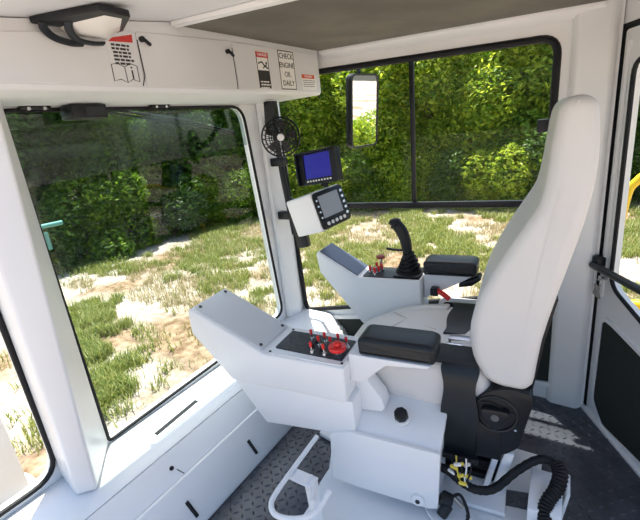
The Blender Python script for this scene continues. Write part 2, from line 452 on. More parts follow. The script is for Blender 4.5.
# sloping white rails round the headliner
bm = prism([(-1.262, FY-.003), (.06, FY-.003), (.02, 2.085), (-1.262, 2.085)], lambda p, k: (p[0], p[1], roofz(p[0])-(.052 if p[1] > 2.1 else .022, .001)[k]), .004, 2)
struct(finish('trim_13', bm, WHITE), 'white cornice rail along the top of the side wall', 'rail')
struct(finish('trim_14', prism([(-1.262, 1.10), (.45, 1.215), (.45, 1.24), (-.30, 1.205), (-1.262, 1.128)], lambda p, k: (p[0], p[1], roofz(p[0])-(.02, .001)[k]), .003, 1), WHITE), 'white lip along the near edge of the headliner', 'rail')

# ------------------------------------------------------------------ overhead cabinet with stickers
CX = -1.27
cab = thing('overhead_cabinet', (-1.45, 1.25, 1.69), 'long white overhead cabinet above the windshield with stickers on its face', 'cabinet')
def cabtop(y): return roofz(CX)-.004-(max(0, 1.10-y)*.115)
bm = bmesh.new()
ys = [.42, 1.10, 2.075]
secs = []
for yy in ys:
    zt = cabtop(yy)
    secs.append([bm.verts.new(p) for p in ((FX+.002, yy, 1.692), (CX-.012, yy, 1.692), (CX, yy, 1.704), (CX, yy, zt), (FX+.002, yy, zt))])
for a, b in zip(secs, secs[1:]):
    for i in range(5): bm.faces.new((a[i], a[(i+1) % 5], b[(i+1) % 5], b[i]))
bm.faces.new(secs[0]); bm.faces.new(secs[-1][::-1])
finish('cabinet_body', bm, CREAM, cab)
for y0, y1 in ((.46, .945), (.953, 1.40), (1.408, 2.045)):
    d = finish('cabinet_door', prism(rpoly([(y0, 1.708), (y0+.012 if y0 < .9 else y0-.002, cabtop(y0)-.03), (y1+.004, cabtop(y1)-.03), (y1, 1.708)], .012, 3), yz(CX+.0006, CX+.004), .0015, 1), CREAM, cab)
for ya, yb in (((.952), .936), (1.40, 1.398)):
    finish('door_seam', tube([(CX+.0042, ya, cabtop(ya)-.055), (CX+.0042, ya, 1.74), (CX+.0042, yb, 1.708)], .0018, n=6), INK, cab)
for yy, zz in ((.967, 1.851), (1.366, 1.849)):
    lt = finish('latch', cyl((CX+.003, yy, zz), (CX+.018, yy, zz), .009, n=14, bev=.002), BLACK, cab)
    finish('latch_tab', box((CX+.018, yy+.014, zz-.010), (.009, .026, .011), .003, 2, (R(-35), 0, 0)), BLACK, lt)
SX = CX+.005
YD, ZD = (0, 1, 0), (0, 0, 1)
def sticker(name, y0, y1, z0, z1, m, label, border=False):
    s = lab(finish(name, box((SX, (y0+y1)/2, (z0+z1)/2), (.0012, y1-y0, z1-z0)), m, cab), label)
    if border:
        e = .004
        finish('border', plate([(y0+e, z0+e), (y1-e, z0+e), (y1-e, z1-e), (y0+e, z1-e)], [[(y0+2.1*e, z0+2.1*e), (y1-2.1*e, z0+2.1*e), (y1-2.1*e, z1-2.1*e), (y0+2.1*e, z1-2.1*e)]], yz(SX+.0006, SX+.0012)), INK, s)
    return s
def bars(parent, y0, y1, zs, h, m, seed, x=SX+.0009, name='text_line'):
    rr = random.Random(seed)
    bm = None
    for z in zs:
        yy = y0+rr.random()*.003; end = y1-rr.random()*.012
        while yy < end-.004:
            w = min(end-yy, rr.uniform(.008, .02))
            bm = box((x, yy+w/2, z), (.0008, w, h), bm=bm); yy += w+.0035
    return finish(name, bm, m, parent)
# operator manual sticker
s = sticker('manual_sticker', .835, .935, 1.708, 1.868, PAPER, 'manual sticker with red header and open book symbol')
s.data.materials[0] = CREAM
finish('header_band', prism([(.862, 1.846), (.935, 1.862), (.932, 1.838), (.846, 1.834)], yz(SX+.0007, SX+.0014)), REDP, s)
bars(s, .852, .922, [1.826-.0107*i for i in range(6)], .0062, INK, 3, SX+.0011)
bm = None
for pts in ([(.838, 1.768), (.858, 1.772), (.882, 1.763), (.882, 1.716), (.860, 1.726), (.836, 1.720)], [(.882, 1.763), (.905, 1.774), (.928, 1.768), (.926, 1.720), (.903, 1.727), (.882, 1.716)]):
    bm = tube([Vector((SX+.001, *p)) for p in pts], .0014, True, 6, bm=bm)
finish('book_symbol', bm, INK, s)
text('lettering', 'i', .058, INK, s, (SX+.0012, .906, 1.746), YD, ZD)
# danger sticker
s = sticker('danger_sticker', 1.54, 1.633, 1.710, 1.868, PAPER, 'tall hazard sticker with red header and black text block', True)
finish('header_band', box((SX+.001, 1.588, 1.855), (.001, .086, .022)), REDP, s)
text('lettering', 'DANGER', .017, PAPER, s, (SX+.0018, 1.588, 1.855), YD, ZD)
finish('text_block', box((SX+.001, 1.586, 1.752), (.001, .084, .076)), INK, s)
bars(s, 1.553, 1.622, [1.742-.0125*i for i in range(3)], .0055, PAPER, 5, SX+.0019)
bm = tube([Vector((SX+.001, *p)) for p in ((1.555, 1.818), (1.58, 1.826), (1.60, 1.808), (1.62, 1.800))], .003, False, 6)
bm = ball((SX+.001, 1.612, 1.822), .006, bm, (.2, 1, 1)); bm = tube([Vector((SX+.001, *p)) for p in ((1.585, 1.80), (1.612, 1.814))], .0025, False, 6, bm=bm)
finish('hazard_symbol', bm, INK, s)
# engine oil sticker
s = sticker('oil_check_sticker', 1.704, 1.840, 1.708, 1.892, PAPER, 'black bordered sticker reading CHECK ENGINE OIL DAILY', True)
for i, w in enumerate(('CHECK', 'ENGINE', 'OIL', 'DAILY')):
    text('lettering', w, .0345, INK, s, (SX+.0012, 1.772, 1.862-.0405*i), YD, ZD)
# small sticker
s = sticker('warning_sticker', 1.892, 2.03, 1.714, 1.790, PAPER, 'small wide sticker with orange red header beside the cabinet end')
finish('header_band', box((SX+.001, 1.952, 1.779), (.001, .118, .019)), ORANGE, s)
text('lettering', 'WARNING', .015, PAPER, s, (SX+.0018, 1.952, 1.779), YD, ZD)
bars(s, 1.90, 2.02, [1.760-.0095*i for i in range(4)], .0028, INK, 9, SX+.0009)

# roof lamp
lamp = thing('roof_lamp', (-1.15, .76, 1.80), 'white wedge shaped roof lamp with black rim above the manual sticker', 'lamp')
foot = [(-1.262, .632), (-1.235, .638), (-1.055, .705), (-1.062, .795), (-1.205, .866), (-1.262, .866)]
finish('rim', prism(foot, lambda p, k: (p[0], p[1], (1.853, 1.872)[k]-.03*(p[0]+1.27)), .004, 2), BLACK, lamp)
l2 = [(-1.262, .70), (-1.205, .70), (-1.078, .728), (-1.080, .784), (-1.203, .855), (-1.262, .857)]
l3 = [(-1.262, .722), (-1.240, .730), (-1.20, .765), (-1.20, .80), (-1.243, .836), (-1.262, .842)]
bm = bmesh.new()
a = [bm.verts.new((p[0], p[1], 1.8525-.03*(p[0]+1.27))) for p in l2]
b = [bm.verts.new((p[0], p[1], 1.836)) for p in l3]
bm.faces.new(a); bm.faces.new(b[::-1])
for i in range(6): bm.faces.new((a[i], b[i], b[(i+1) % 6], a[(i+1) % 6]))
bevel(bm, .006, 2)
finish('lens', bm, LENS, lamp)
finish('strap', tube(smooth_path([(-1.225, .645, 1.853), (-1.243, .655, 1.838), (-1.252, .682, 1.822), (-1.254, .725, 1.814), (-1.256, .76, 1.816)], 5), .007, n=8, sq=(.6, 1.6)), BLACK, lamp)
finish('strap', tube(smooth_path([(-1.19, .695, 1.852), (-1.215, .705, 1.838), (-1.240, .735, 1.822), (-1.252, .785, 1.819), (-1.256, .825, 1.823)], 5), .006, n=8, sq=(.6, 1.8)), BLACK, lamp)

# ------------------------------------------------------------------ wiper
wip = thing('windshield_wiper', (FX, 1.0, 1.69), 'windshield wiper with black motor box at the top of the windshield', 'wiper')
finish('motor_box', box((-1.605, .905, 1.664), (.09, .135, .050), .006, 2), BLACK, wip)
finish('motor_plate', box((-1.5585, .925, 1.664), (.003, .075, .030), .001, 1), DSTEEL, wip)
finish('arm', tube([(-1.712, 1.03, 1.692), (-1.712, 1.45, 1.628), (-1.712, 1.80, 1.548)], .006, n=6), BLACK, wip)
finish('blade', tube([(-1.708, 1.06, 1.674), (-1.708, 1.45, 1.605), (-1.708, 1.80, 1.537)], .0055, n=6), RUBBER, wip)
finish('pivot', cyl((-1.72, 1.0, 1.69), (-1.64, 1.0, 1.68), .012), BLACK, wip)
for yy, l in ((.755, 'small black bracket at the top of the windshield beside the corner post'), (1.275, 'small black bracket at the top of the windshield right of the motor box')):
    br = finish('sunshade_bracket', box((FX+.018, yy, 1.688), (.026, .10, .013), .003, 2), BLACK)
    WM[br.name] = Matrix.Translation(br.location); tag(br, l, 'bracket', 'sunshade brackets')
    for dy in (-.026, .026):
        finish('screw', cyl((FX+.03, yy+dy, 1.683), (FX+.036, yy+dy, 1.683), .006, n=10), STEEL, br)

# ------------------------------------------------------------------ fan on the corner post
fan = thing('cab_fan', (-1.50, 1.86, 1.66), 'small black caged fan with white hub hanging beside the cabinet', 'fan')
fc = Vector((-1.335, 1.74, 1.492)); fd = (Vector((0, 0, 1.5))-fc).normalized()
ux = Vector((0, 0, 1)).cross(fd).normalized(); uy = fd.cross(ux)
def fp(r, a, d): return fc+ux*(r*math.cos(a))+uy*(r*math.sin(a))+fd*d
bm = None
for rr, d in ((.098, 0), (.098, -.02), (.080, .012), (.060, .020), (.040, .026), (.08, -.035), (.05, -.045)):
    bm = tube([fp(rr, 2*math.pi*k/36, d) for k in range(36)], .0028 if rr < .09 else .0042, True, 6, bm=bm)
for k in range(24):
    a = 2*math.pi*k/24
    bm = tube([fp(.098, a, 0), fp(.075, a+.10, .014), fp(.05, a+.22, .024), fp(.026, a+.34, .03)], .0018, False, 5, bm=bm)
for k in range(12):
    a = 2*math.pi*k/12
    bm = tube([fp(.098, a, -.02), fp(.06, a, -.042), fp(.02, a, -.05)], .0022, False, 5, bm=bm)
finish('cage', bm, BLACK, fan)
bm = None
for k in range(5):
    t = bmesh.new(); a0 = 2*math.pi*k/5
    vs = []
    for (r0, da, d) in ((.018, -.25, -.010), (.080, -.16, -.012), (.086, .1, -.006), (.075, .36, .002), (.018, .4, .002)):
        vs.append((fp(r0, a0+da, d)))
    A = [t.verts.new(v) for v in vs]; B = [t.verts.new(v-fd*.002) for v in vs]
    t.faces.new(A); t.faces.new(B[::-1])
    for i in range(5): t.faces.new((A[i], B[i], B[(i+1) % 5], A[(i+1) % 5]))
    bm = merge(bm, t)
finish('blades', bm, mat('smoked_plastic', (.03, .03, .028), .3), fan)
finish('hub', cyl(fc+fd*.016, fc+fd*.034, .020, .017, n=20, bev=.004), WHITE, fan)
finish('motor', cyl(fc-fd*.07, fc-fd*.022, .02, .024, n=18, bev=.006), BLACK, fan)
finish('bracket', box((-1.475, 1.865, 1.63), (.06, .07, .11), .008, 2, (R(6), R(6), R(20))), BLACK, fan)
finish('arm', tube(smooth_path([(-1.47, 1.87, 1.68), (-1.45, 1.85, 1.58), (-1.41, 1.81, 1.52), tuple(fc-fd*.06)], 5), .016, n=10), BLACK, fan)

# ------------------------------------------------------------------ monitors on their post
post = thing('monitor_post', (-1.50, 2.0, .85), 'black upright mounting bar behind the two monitors', 'post')
finish('bar', tube([(-1.515, 1.985, .90), (-1.545, 1.985, 1.25), (-1.565, 1.985, 1.60)], .018, n=10), BLACK, post)
for zz in (1.02, 1.35, 1.57):
    finish('clamp', box((-1.565, 1.99, zz), (.10, .05, .05), .006, 2), BLACK, post)
finish('lower_block', box((-1.40, 1.90, .93), (.075, .05, .17), .01, 2, (0, R(-8), R(10))), BLACK, post)
finish('lower_arm', tube([(-1.51, 1.985, 1.03), (-1.44, 1.93, 1.0), (-1.40, 1.90, .98)], .016, n=8), BLACK, post)

def frame_from(c, xd, yd):
    xd = Vector(xd).normalized(); yd = Vector(yd); yd = (yd-xd*yd.dot(xd)).normalized(); zd = xd.cross(yd)
    M = Matrix((xd, yd, zd)).transposed().to_4x4(); M.translation = Vector(c); return M
# hooded camera monitor (blue picture)
mo = thing('camera_monitor', (-1.15, 1.75, 1.24), 'small black hooded monitor showing a blue screen below the fan', 'monitor')
F = frame_from((-1.130, 1.755, 1.329), (.992, .075, .102), (-.111, .125, .986))
finish('case', box((0, 0, -.012), (.235, .165, .03), .008, 2), BLACK, mo, F)
bm = plate(rpoly([(-.1175, -.082), (.1175, -.082), (.1175, .082), (-.1175, .082)], .01, 3), [[(-.082, -.054), (.072, -.054), (.072, .070), (-.082, .070)]], lambda p, k: (p[0], p[1], (.003, .012)[k]))
finish('bezel', bm, BLACK, mo, F)
finish('screen', box((-.005, .008, .0045), (.152, .122, .002)), BLUE, mo, F)
bm = None
for pts in ([(-.1175, .082), (.1175, .082), (.1175, .074), (-.1175, .074)], [(.1095, .082), (.1175, .082), (.1175, -.08), (.1095, -.08)], [(-.1175, .082), (-.1095, .082), (-.1095, -.08), (-.1175, -.08)]):
    bm = prism(pts, lambda p, k: (p[0], p[1], (.004, .038)[k]), bm=bm)
finish('hood', bm, BLACK, mo, F)
for i in range(9):
    finish('button', box((-.068+.0165*i, -.0655, .0135), (.0095, .0085, .004), .001, 1), WHITE, mo, F)
finish('stand', tube([Vector(F @ Vector((.01, -.07, -.03))), Vector(F @ Vector((.0, -.098, -.03)))], .02, n=10), BLACK, mo)
# rated-load display in a white box
m2 = thing('load_display', (-1.22, 1.72, .95), 'white boxed display with screen coloured as reflected sky and round buttons on a tilted black face', 'monitor')
F = frame_from((-1.065, 1.724, 1.130), (.187, .979, .076), (-.253, -.026, .967))
bm = box((0, 0, -.095), (.225, .195, .195), .010, 3)
finish('housing', bm, WHITE, m2, F)
face = rpoly([(-.110, -.094), (.110, -.094), (.110, .094), (-.110, .094)], .025, 5)
finish('face_plate', prism(face, lambda p, k: (p[0], p[1], (.003, .014)[k]), .003, 2), BLACK, m2, F)
finish('screen', box((-.008, .017, .0145), (.145, .112, .002)), SKYSCR, m2, F)
for i in range(5):
    finish('button', cyl((-.066+.031*i, -.069, .014), (-.066+.031*i, -.069, .018), .0095, n=14), WHITE, m2, F)
for i in range(5):
    finish('side_key', box((.090, .062-.029*i, .0152), (.018, .014, .003), .001, 1), STEEL, m2, F)
for i in range(4):
    finish('side_key', box((-.095, .055-.029*i, .0152), (.012, .010, .003), .001, 1), STEEL, m2, F)
finish('mount_arm', tube([(-1.26, 1.77, 1.08), (-1.38, 1.90, 1.10), (-1.51, 1.975, 1.12)], .02, n=10), BLACK, m2)

# ------------------------------------------------------------------ outside mirror
mc = Vector((-1.165, 2.39, 1.585)); rv = (mc-Vector((0, 0, 1.5))).normalized()
tv = Vector((.79, .61, -.100)).normalized(); mn = (tv-rv).normalized()
mx_ = Vector((0, 0, 1)).cross(mn).normalized(); my_ = mn.cross(mx_)
mir = thing('rearview_mirror', tuple(mc+Vector((0, 0, .25))), 'tall outside mirror reflecting pale sand, hanging beyond the side window', 'mirror')
F = Matrix((mx_, my_, mn)).transposed().to_4x4(); F.translation = mc
mp = rpoly([(-.128, -.212), (.128, -.212), (.128, .212), (-.128, .212)], .045, 6)
finish('shell', prism(mp, lambda p, k: (p[0], p[1], (-.04, 0)[k]), .006, 2), BLACK, mir, F)
finish('rim', plate(mp, [offset_poly(mp, .011)], lambda p, k: (p[0], p[1], (.0005, .008)[k])), BLACK, mir, F)
finish('mirror_glass', prism(offset_poly(mp, .010), lambda p, k: (p[0], p[1], (.0005, .004)[k])), MIRROR, mir, F)
finish('arm', tube(smooth_path([tuple(F @ Vector((0, .18, -.035))), tuple(F @ Vector((0, .27, -.06))), (-1.2, 2.35, 1.93), (-1.2, 2.19, 1.95)], 5), .012, n=8), BLACK, mir)

# ------------------------------------------------------------------ operator's station (turned 6 degrees)
PHI = R(6)
OP = Vector((-.70, 1.10, 0))
SF = Matrix.Translation(OP) @ Matrix.Rotation(PHI, 4, 'Z')
def sw(u, v, z): return SF @ Vector((u, v, z))
def uz(v0, v1): return lambda p, k: (p[0], (v0, v1)[k], p[1])
def station(name, u, v, z, label, cat, group=None):
    return thing(name, tuple(sw(u, v, z)), label, cat, group, PHI)

# base plate of the seat
bp = [(-1.05, 1.36), (-.965, 1.345), (-.925, 1.27), (-.885, 1.185), (-.882, 1.10), (-.86, .98), (-.845, .45), (-.05, .45), (-.05, 1.25), (-.06, 1.66), (-1.04, 1.66)]
base = finish('seat_base_plate', prism(bp, xy(.0045, .03), .006, 2), WHITE)
tag(base, 'white painted floor plate under the seat with a curved edge beside the footwell', 'base plate'); WM[base.name] = Matrix.Translation(base.location)
tp = prism([(-.195, 1.40), (-.08, 1.43), (-.085, 1.345), (-.187, 1.325)], xy(.0302, .033), .001, 1)
for i in range(4):
    for j in range(3):
        a = R(45) if (i+j) % 2 else R(-45); x = -.172+.025*i; yy = 1.355+.022*j
        tp = box((x, yy, .0335), (.024, .007, .003), rot=(0, 0, a), bm=tp)
lab(finish('tread_inset', tp, TREAD, base), 'small dark tread plate inset')

# pedestal skirt
ped = station('seat_pedestal', .12, .2, .03, 'white box pedestal with black round knob under the left console', 'pedestal')
sk = [(.0, .088), (.0, .35), (.012, .362), (.20, .445), (.26, .445), (.26, .088)]
finish('skirt', prism([(-.105, .10), (.01, .09), (.30, .092), (.335, .105), (.348, .365), (.0, .365), (-.09, .33)], uz(.0, .02), .006, 2), WHITE, ped, SF)
bm = bmesh.new()
A = [bm.verts.new(p) for p in ((-.02, .012, .352), (.345, .012, .355), (.345, .215, .44), (.075, .215, .44), (-.02, .10, .40))]
B = [bm.verts.new((v.co.x, v.co.y+.01, v.co.z-.02)) for v in A]
bm.faces.new(A); bm.faces.new(B[::-1])
for i in range(5): bm.faces.new((A[i], B[i], B[(i+1) % 5], A[(i+1) % 5]))
bevel(bm, .006, 2)
finish('sloped_panel', bm, WHITE, ped, SF)
finish('inner_box', prism([(.03, .12), (.33, .11), (.33, .33), (.03, .33)], uz(.022, .19), .0), WHITE, ped, SF)
finish('column', cyl((.12, .32, .031), (.12, .32, .36), .13, n=28), BLACK, ped, SF)
nrm = Vector((0, -.39, .92)).normalized(); kc = Vector((.182, .105, .403))
kb = finish('knob_collar', cyl(kc-nrm*.002, kc+nrm*.006, .037, n=24, bev=.002), PAPER, ped, SF)
bm = cyl(kc+nrm*.006, kc+nrm*.034, .029, .026, n=8, bev=.003)
kn = finish('adjuster_knob', bm, BLACK, ped, SF)
gr = finish('grommet', cyl((.262, -.012, .128), (.262, .0, .128), .024, n=24, bev=.003), WHITE, ped, SF)
finish('grommet_bolt', cyl((.262, -.016, .128), (.262, -.011, .128), .009, n=8), DSTEEL, gr, SF)
finish('roller', cyl((-.02, .02, .105), (.02, .02, .105), .02, n=14), WHITE, ped, SF)

# consoles -----------------------------------------------------------
c1 = station('control_console', -.3, .12, .3, 'left white control console, nearest, with red switches and an emergency stop', 'console', 'white consoles either side of the seat')
W1 = .245
up_prof = [(-.712, .826), (-.735, .805), (-.737, .70), (-.555, .495), (0, .497), (.005, .655), (-.36, .657)]
finish('body', prism(up_prof, uz(0, W1), .010, 3), WHITE, c1, SF)
finish('lower_body', prism([(-.56, .500), (-.415, .29), (-.09, .325), (.02, .345), (.02, .500)], uz(.014, W1-.02), .006, 2), WHITE, c1, SF)
def lidpt(t, v, off): # along slope from tip to crease
    a = Vector((-.712, .827)); b = Vector((-.362, .6575)); n = Vector((.1695, .35)).normalized()
    p = a+(b-a)*t+n*off; return (p.x, v, p.y)
bm = bmesh.new()
A = [bm.verts.new(lidpt(t, v, .0003)) for t, v in ((.02, .018), (.97, .018), (.97, W1-.018), (.02, W1-.018))]
B = [bm.verts.new(lidpt(t, v, .006)) for t, v in ((.02, .018), (.97, .018), (.97, W1-.018), (.02, W1-.018))]
bm.faces.new(A); bm.faces.new(B[::-1])
for i in range(4): bm.faces.new((A[i], B[i], B[(i+1) % 4], A[(i+1) % 4]))
bevel(bm, .003, 2)
lid = finish('lid', bm, mat('lid_paint', (.62, .63, .65), .4), c1, SF)
for t in (.07, .92):
    for v in (.035, W1-.035):
        finish('screw', cyl(lidpt(t, v, .005), lidpt(t, v, .009), .0075, n=10), DSTEEL, lid, SF)
swp = finish('switch_panel', prism(rpoly([(-.333, .028), (-.02, .012), (-.02, .165), (-.333, .178)], .006, 2), lambda p, k: (p[0], p[1]+.028, (.6555, .662)[k]), .001, 1), mat('printed_panel', (.03, .033, .04), .5, bump=.5, bscale=90, vary=.5, vscale=70), c1, SF)
finish('panel_trim', plate(rpoly([(-.345, .012), (-.004, .010), (-.004, .225), (-.345, .225)], .008, 2), [[(-.327, .05), (-.018, .036), (-.018, .196), (-.327, .208)]], lambda p, k: (p[0], p[1], (.6555, .660)[k])), WHITE, c1, SF)
for (u, v) in ((-.335, .022), (-.335, .215), (-.012, .022), (-.012, .215)):
    finish('screw', cyl((u, v, .659), (u, v, .6635), .0055, n=10), DSTEEL, c1, SF)
for i, (u, v) in enumerate(((-.205, .155), (-.137, .145), (-.150, .112), (-.078, .150), (-.034, .133), (-.099, .118), (-.158, .060), (-.102, .058))):
    t = finish('toggle_switch', cyl((u, v, .662), (u, v, .672), .010, .008, n=12), STEEL, c1, SF)
    bm = cyl((u, v, .671), (u-.002, v, .690), .004, n=8)
    finish('switch_stem', bm, STEEL, t, SF)
    lab(finish('switch_cap', cyl((u-.002, v, .687), (u-.004, v, .709), .0052, .0066, n=10, bev=.0015), RED, t, SF), 'red cap')
for (u, v) in ((-.17, .135), (-.125, .085), (-.18, .10)):
    t = finish('push_button', cyl((u, v, .662), (u, v, .676), .011, n=12, bev=.002), BLACK, c1, SF)
es = finish('stop_collar', cyl((-.052, .078, .662), (-.052, .078, .680), .020, n=18), STEEL, c1, SF)
lab(finish('stop_button', cyl((-.052, .078, .680), (-.052, .078, .700), .034, .037, n=24, bev=.006), RED, es, SF), 'large red emergency stop button')
finish('stop_cap', cyl((-.052, .078, .703), (-.052, .078, .716), .018, .014, n=18, bev=.003), RED, es, SF)
# near armrest
def arm_box(parent, u0, u1, v0, v1, z0, z1, tiltv=0):
    prof = rpoly([(u0, z0), (u1, z0), (u1+.004, z1-.012), (u1-.02, z1), (u0+.02, z1), (u0-.002, z1-.012)], [.015, .015, .012, .02, .02, .012], 4)
    bm = cushion(prof, v0, v1, .020, lambda p, w: (p[0], w, p[1]), 4)
    return finish('armrest', bm, VINYL, parent, SF)
arm_box(c1, .045, .325, .045, .18, .690, .765)
finish('armrest_mount', prism([(.003, .57), (.003, .688), (.315, .688), (.30, .674), (.15, .660), (.045, .57)], uz(.05, .17), .006, 2), WHITE, c1, SF)
bm = bmesh.new()
prism([(.0, .40), (.0, .66), (.15, .668), (.13, .625), (.05, .55), (.105, .475), (.118, .43), (.10, .41)], uz(.10, .175), .004, 2, bm)
finish('rear_web', bm, WHITE, c1, SF)

c2 = station('control_console', -.2, .84, .45, 'far white control console carrying the black joystick', 'console', 'white consoles either side of the seat')
V0, V1 = .74, .925
prof = [(-.448, .862), (-.462, .845), (-.447, .735), (-.21, .44), (.12, .44), (.122, .724), (-.215, .722)]
finish('body', prism(prof, uz(V0, V1), .010, 3), WHITE, c2, SF)
def lid2(t, v, off):
    a = Vector((-.448, .863)); b = Vector((-.217, .7225)); n = Vector((.1405, .231)).normalized()
    p = a+(b-a)*t+n*off; return (p.x, v, p.y)
bm = bmesh.new()
A = [bm.verts.new(lid2(t, v, .0003)) for t, v in ((.03, V0+.012), (.97, V0+.012), (.97, V1-.012), (.03, V1-.012))]
B = [bm.verts.new(lid2(t, v, .005)) for t, v in ((.03, V0+.012), (.97, V0+.012), (.97, V1-.012), (.03, V1-.012))]
bm.faces.new(A); bm.faces.new(B[::-1])
for i in range(4): bm.faces.new((A[i], B[i], B[(i+1) % 4], A[(i+1) % 4]))
lab(finish('screen', bm, SCREENOFF, c2, SF), 'dark blue grey sloped screen')
finish('control_plate', prism(rpoly([(-.195, V0+.014), (.112, V0+.014), (.112, V1-.014), (-.195, V1-.014)], .006, 2), lambda p, k: (p[0], p[1], (.7225, .727)[k])), BLACK, c2, SF)
for (u, v) in ((-.165, .80), (-.13, .775), (-.145, .86), (-.11, .84), (-.115, .80)):
    t = finish('toggle_switch', cyl((u, v, .727), (u, v, .742), .010, n=12), STEEL, c2, SF)
    lab(finish('switch_cap', cyl((u, v, .742), (u-.003, v, .772), .006, .008, n=10, bev=.002), RED, t, SF), 'red cap')
t = finish('pull_switch', cyl((-.12, .855, .727), (-.12, .855, .80), .008, n=12), STEEL, c2, SF)
lab(finish('switch_cap', cyl((-.12, .855, .80), (-.12, .855, .815), .026, .022, n=18, bev=.003), mat('dull_red', (.25, .03, .03), .5), t, SF), 'dark red mushroom cap')
# joystick
js = finish('joystick', box((.04, .835, .732), (.135, .15, .012), .004, 2), BLACK, c2, SF)
bm = None
for i in range(5):
    r0 = .069-.007*i; z = .738+.020*i
    bm = cyl((.04, .835, z), (.04-.002*i, .835, z+.012), r0, r0-.001, n=20, bm=bm, bev=.003)
    bm = cyl((.04, .835, z+.010), (.04, .835, z+.022), r0-.012, n=16, bm=bm)
finish('boot', bm, RUBBER, js, SF)
path = smooth_path([(.038, .835, .835), (.030, .835, .90), (.012, .835, .955), (-.012, .833, .992), (-.030, .832, 1.005)], 5)
finish('grip', tube(path, lambda t: .025+.006*math.sin(t*3.1)+(.006 if t > .75 else 0), n=14, sq=(1, .9)), BLACK, js, SF)
finish('grip_head', ball((-.022, .832, 1.005), .028, None, (1.15, .95, .9)), BLACK, js, SF)
finish('thumb_button', box((.012, .832, .992), (.022, .018, .012), .003, 2, (0, R(40), 0)), BLACK, js, SF)
finish('trigger', tube([(.018, .835, .855), (-.04, .832, .858), (-.075, .83, .864)], .007, n=8), BLACK, js, SF)
arm_box(c2, .13, .385, .765, .90, .745, .822)
finish('armrest_mount', prism([(.124, .60), (.124, .742), (.37, .742), (.30, .70), (.19, .64)], uz(.80, .86), .006, 2), WHITE, c2, SF)
lab(finish('release_lever', tube(smooth_path([(.20, .765, .668), (.23, .755, .655), (.262, .75, .632)], 4), .013, n=8), RED, c2, SF), 'red release lever')
finish('lever_base', box((.185, .775, .66), (.04, .05, .04), .006, 2), BLACK, c2, SF)
finish('clip', prism([(.30, .70), (.395, .742), (.405, .728), (.36, .692), (.30, .682)], uz(.79, .87), .004, 2), BLACK, c2, SF)

# seat ----------------------------------------------------------------
seat = station('operator_seat', .4, .47, .3, 'ivory vinyl high back operator seat with black straps between the consoles', 'seat')
bprof = [(.470, .580), (.432, .66), (.421, .75), (.432, .83), (.462, .92), (.520, 1.04), (.580, 1.145), (.618, 1.215), (.634, 1.30), (.645, 1.40), (.655, 1.475), (.672, 1.507), (.70, 1.518), (.73, 1.512), (.752, 1.488), (.760, 1.43), (.763, 1.33), (.750, 1.21), (.726, 1.09), (.688, .93), (.650, .75), (.634, .60), (.625, .57), (.60, .548), (.56, .547), (.52, .553)]
sp = [tuple(p) for p in smooth_path([(a, b, 0) for a, b in bprof], 2, True)]
sp = [(p[0], p[1]) for p in sp]
def taper(p, w):
    z = p[1]; k = 1.0 if z < 1.2 else 1-.16*((z-1.2)/.32)
    return (p[0], .46+(w-.46)*k, z)
bm = cushion(sp, .185, .735, .038, taper, 5)
finish('backrest', bm, LEATHER, seat, SF)
pp = [(a, b) for a, b in bprof[1:14]]
finish('piping', tube([Vector(taper((a+.030, b-.004 if b > 1.45 else b), .191)) for a, b in pp[5:11]], .0035, n=6), LEATHER, seat, SF)
shell = [(.690, .90), (.660, .75), (.641, .60), (.632, .545), (.56, .538), (.56, .55), (.612, .562), (.63, .75), (.66, .90)]
finish('back_shell', prism(shell, uz(.225, .70), .002, 1), BLACK, seat, SF)
cprof = [(-.19, .39), (-.205, .44), (-.13, .505), (.01, .562), (.14, .596), (.27, .608), (.46, .608), (.47, .39), (.05, .37)]
cs = [(p.x, p.y) for p in smooth_path([(a, b, 0) for a, b in cprof], 3, True)]
finish('seat_cushion', cushion(cs, .19, .73, .045, lambda p, w: (p[0], w, p[1]+.008*max(0, (w-.50)/.23)), 5), LEATHER, seat, SF)
# far side bolster
bs = rpoly([(-.16, .42), (-.20, .46), (.01, .58), (.14, .614), (.272, .628), (.272, .42)], [.02, .03, .06, .05, .015, .02], 4)
finish('side_bolster', cushion(bs, .655, .732, .03, lambda p, w: (p[0], w, p[1]), 4), LEATHER, seat, SF)
for pts in ([(.0, .66, .575), (.09, .58, .588), (.19, .50, .604), (.25, .46, .611)], [(.09, .58, .588), (.03, .50, .573), (-.01, .45, .560)]):
    finish('seam', tube(smooth_path(pts, 4), .003, n=6), mat('seam_thread', (.5, .48, .44), .6), seat, SF)
# black fabric across the rear of the cushion, hanging down both sides
def drape(u0, u1, path, th=.012):
    bm = bmesh.new(); rows = []
    P = smooth_path([(0, a, b) for a, b in path], 5)
    for i, p in enumerate(P):
        t = (P[min(i+1, len(P)-1)]-P[max(i-1, 0)]).normalized(); n = Vector((0, -t.z, t.y))
        w = .006*math.sin(i*.6)
        rows.append([bm.verts.new((u0+w, p.y, p.z)), bm.verts.new((u1-w, p.y, p.z)), bm.verts.new((u1-w, p.y+n.y*th, p.z+n.z*th)), bm.verts.new((u0+w, p.y+n.y*th, p.z+n.z*th))])
    for a, b in zip(rows, rows[1:]):
        for k in range(4): bm.faces.new((a[k], a[(k+1) % 4], b[(k+1) % 4], b[k]))
    bm.faces.new(rows[0]); bm.faces.new(rows[-1][::-1])
    return bm
finish('side_flap', drape(.327, .452, [(.175, .235), (.174, .35), (.174, .47), (.180, .565), (.205, .613), (.24, .622)], .012), VINYL, seat, SF)
finish('cross_strap', drape(.255, .445, [(.205, .612), (.225, .622), (.27, .622), (.315, .618)], .014), CLOTHB, seat, SF)
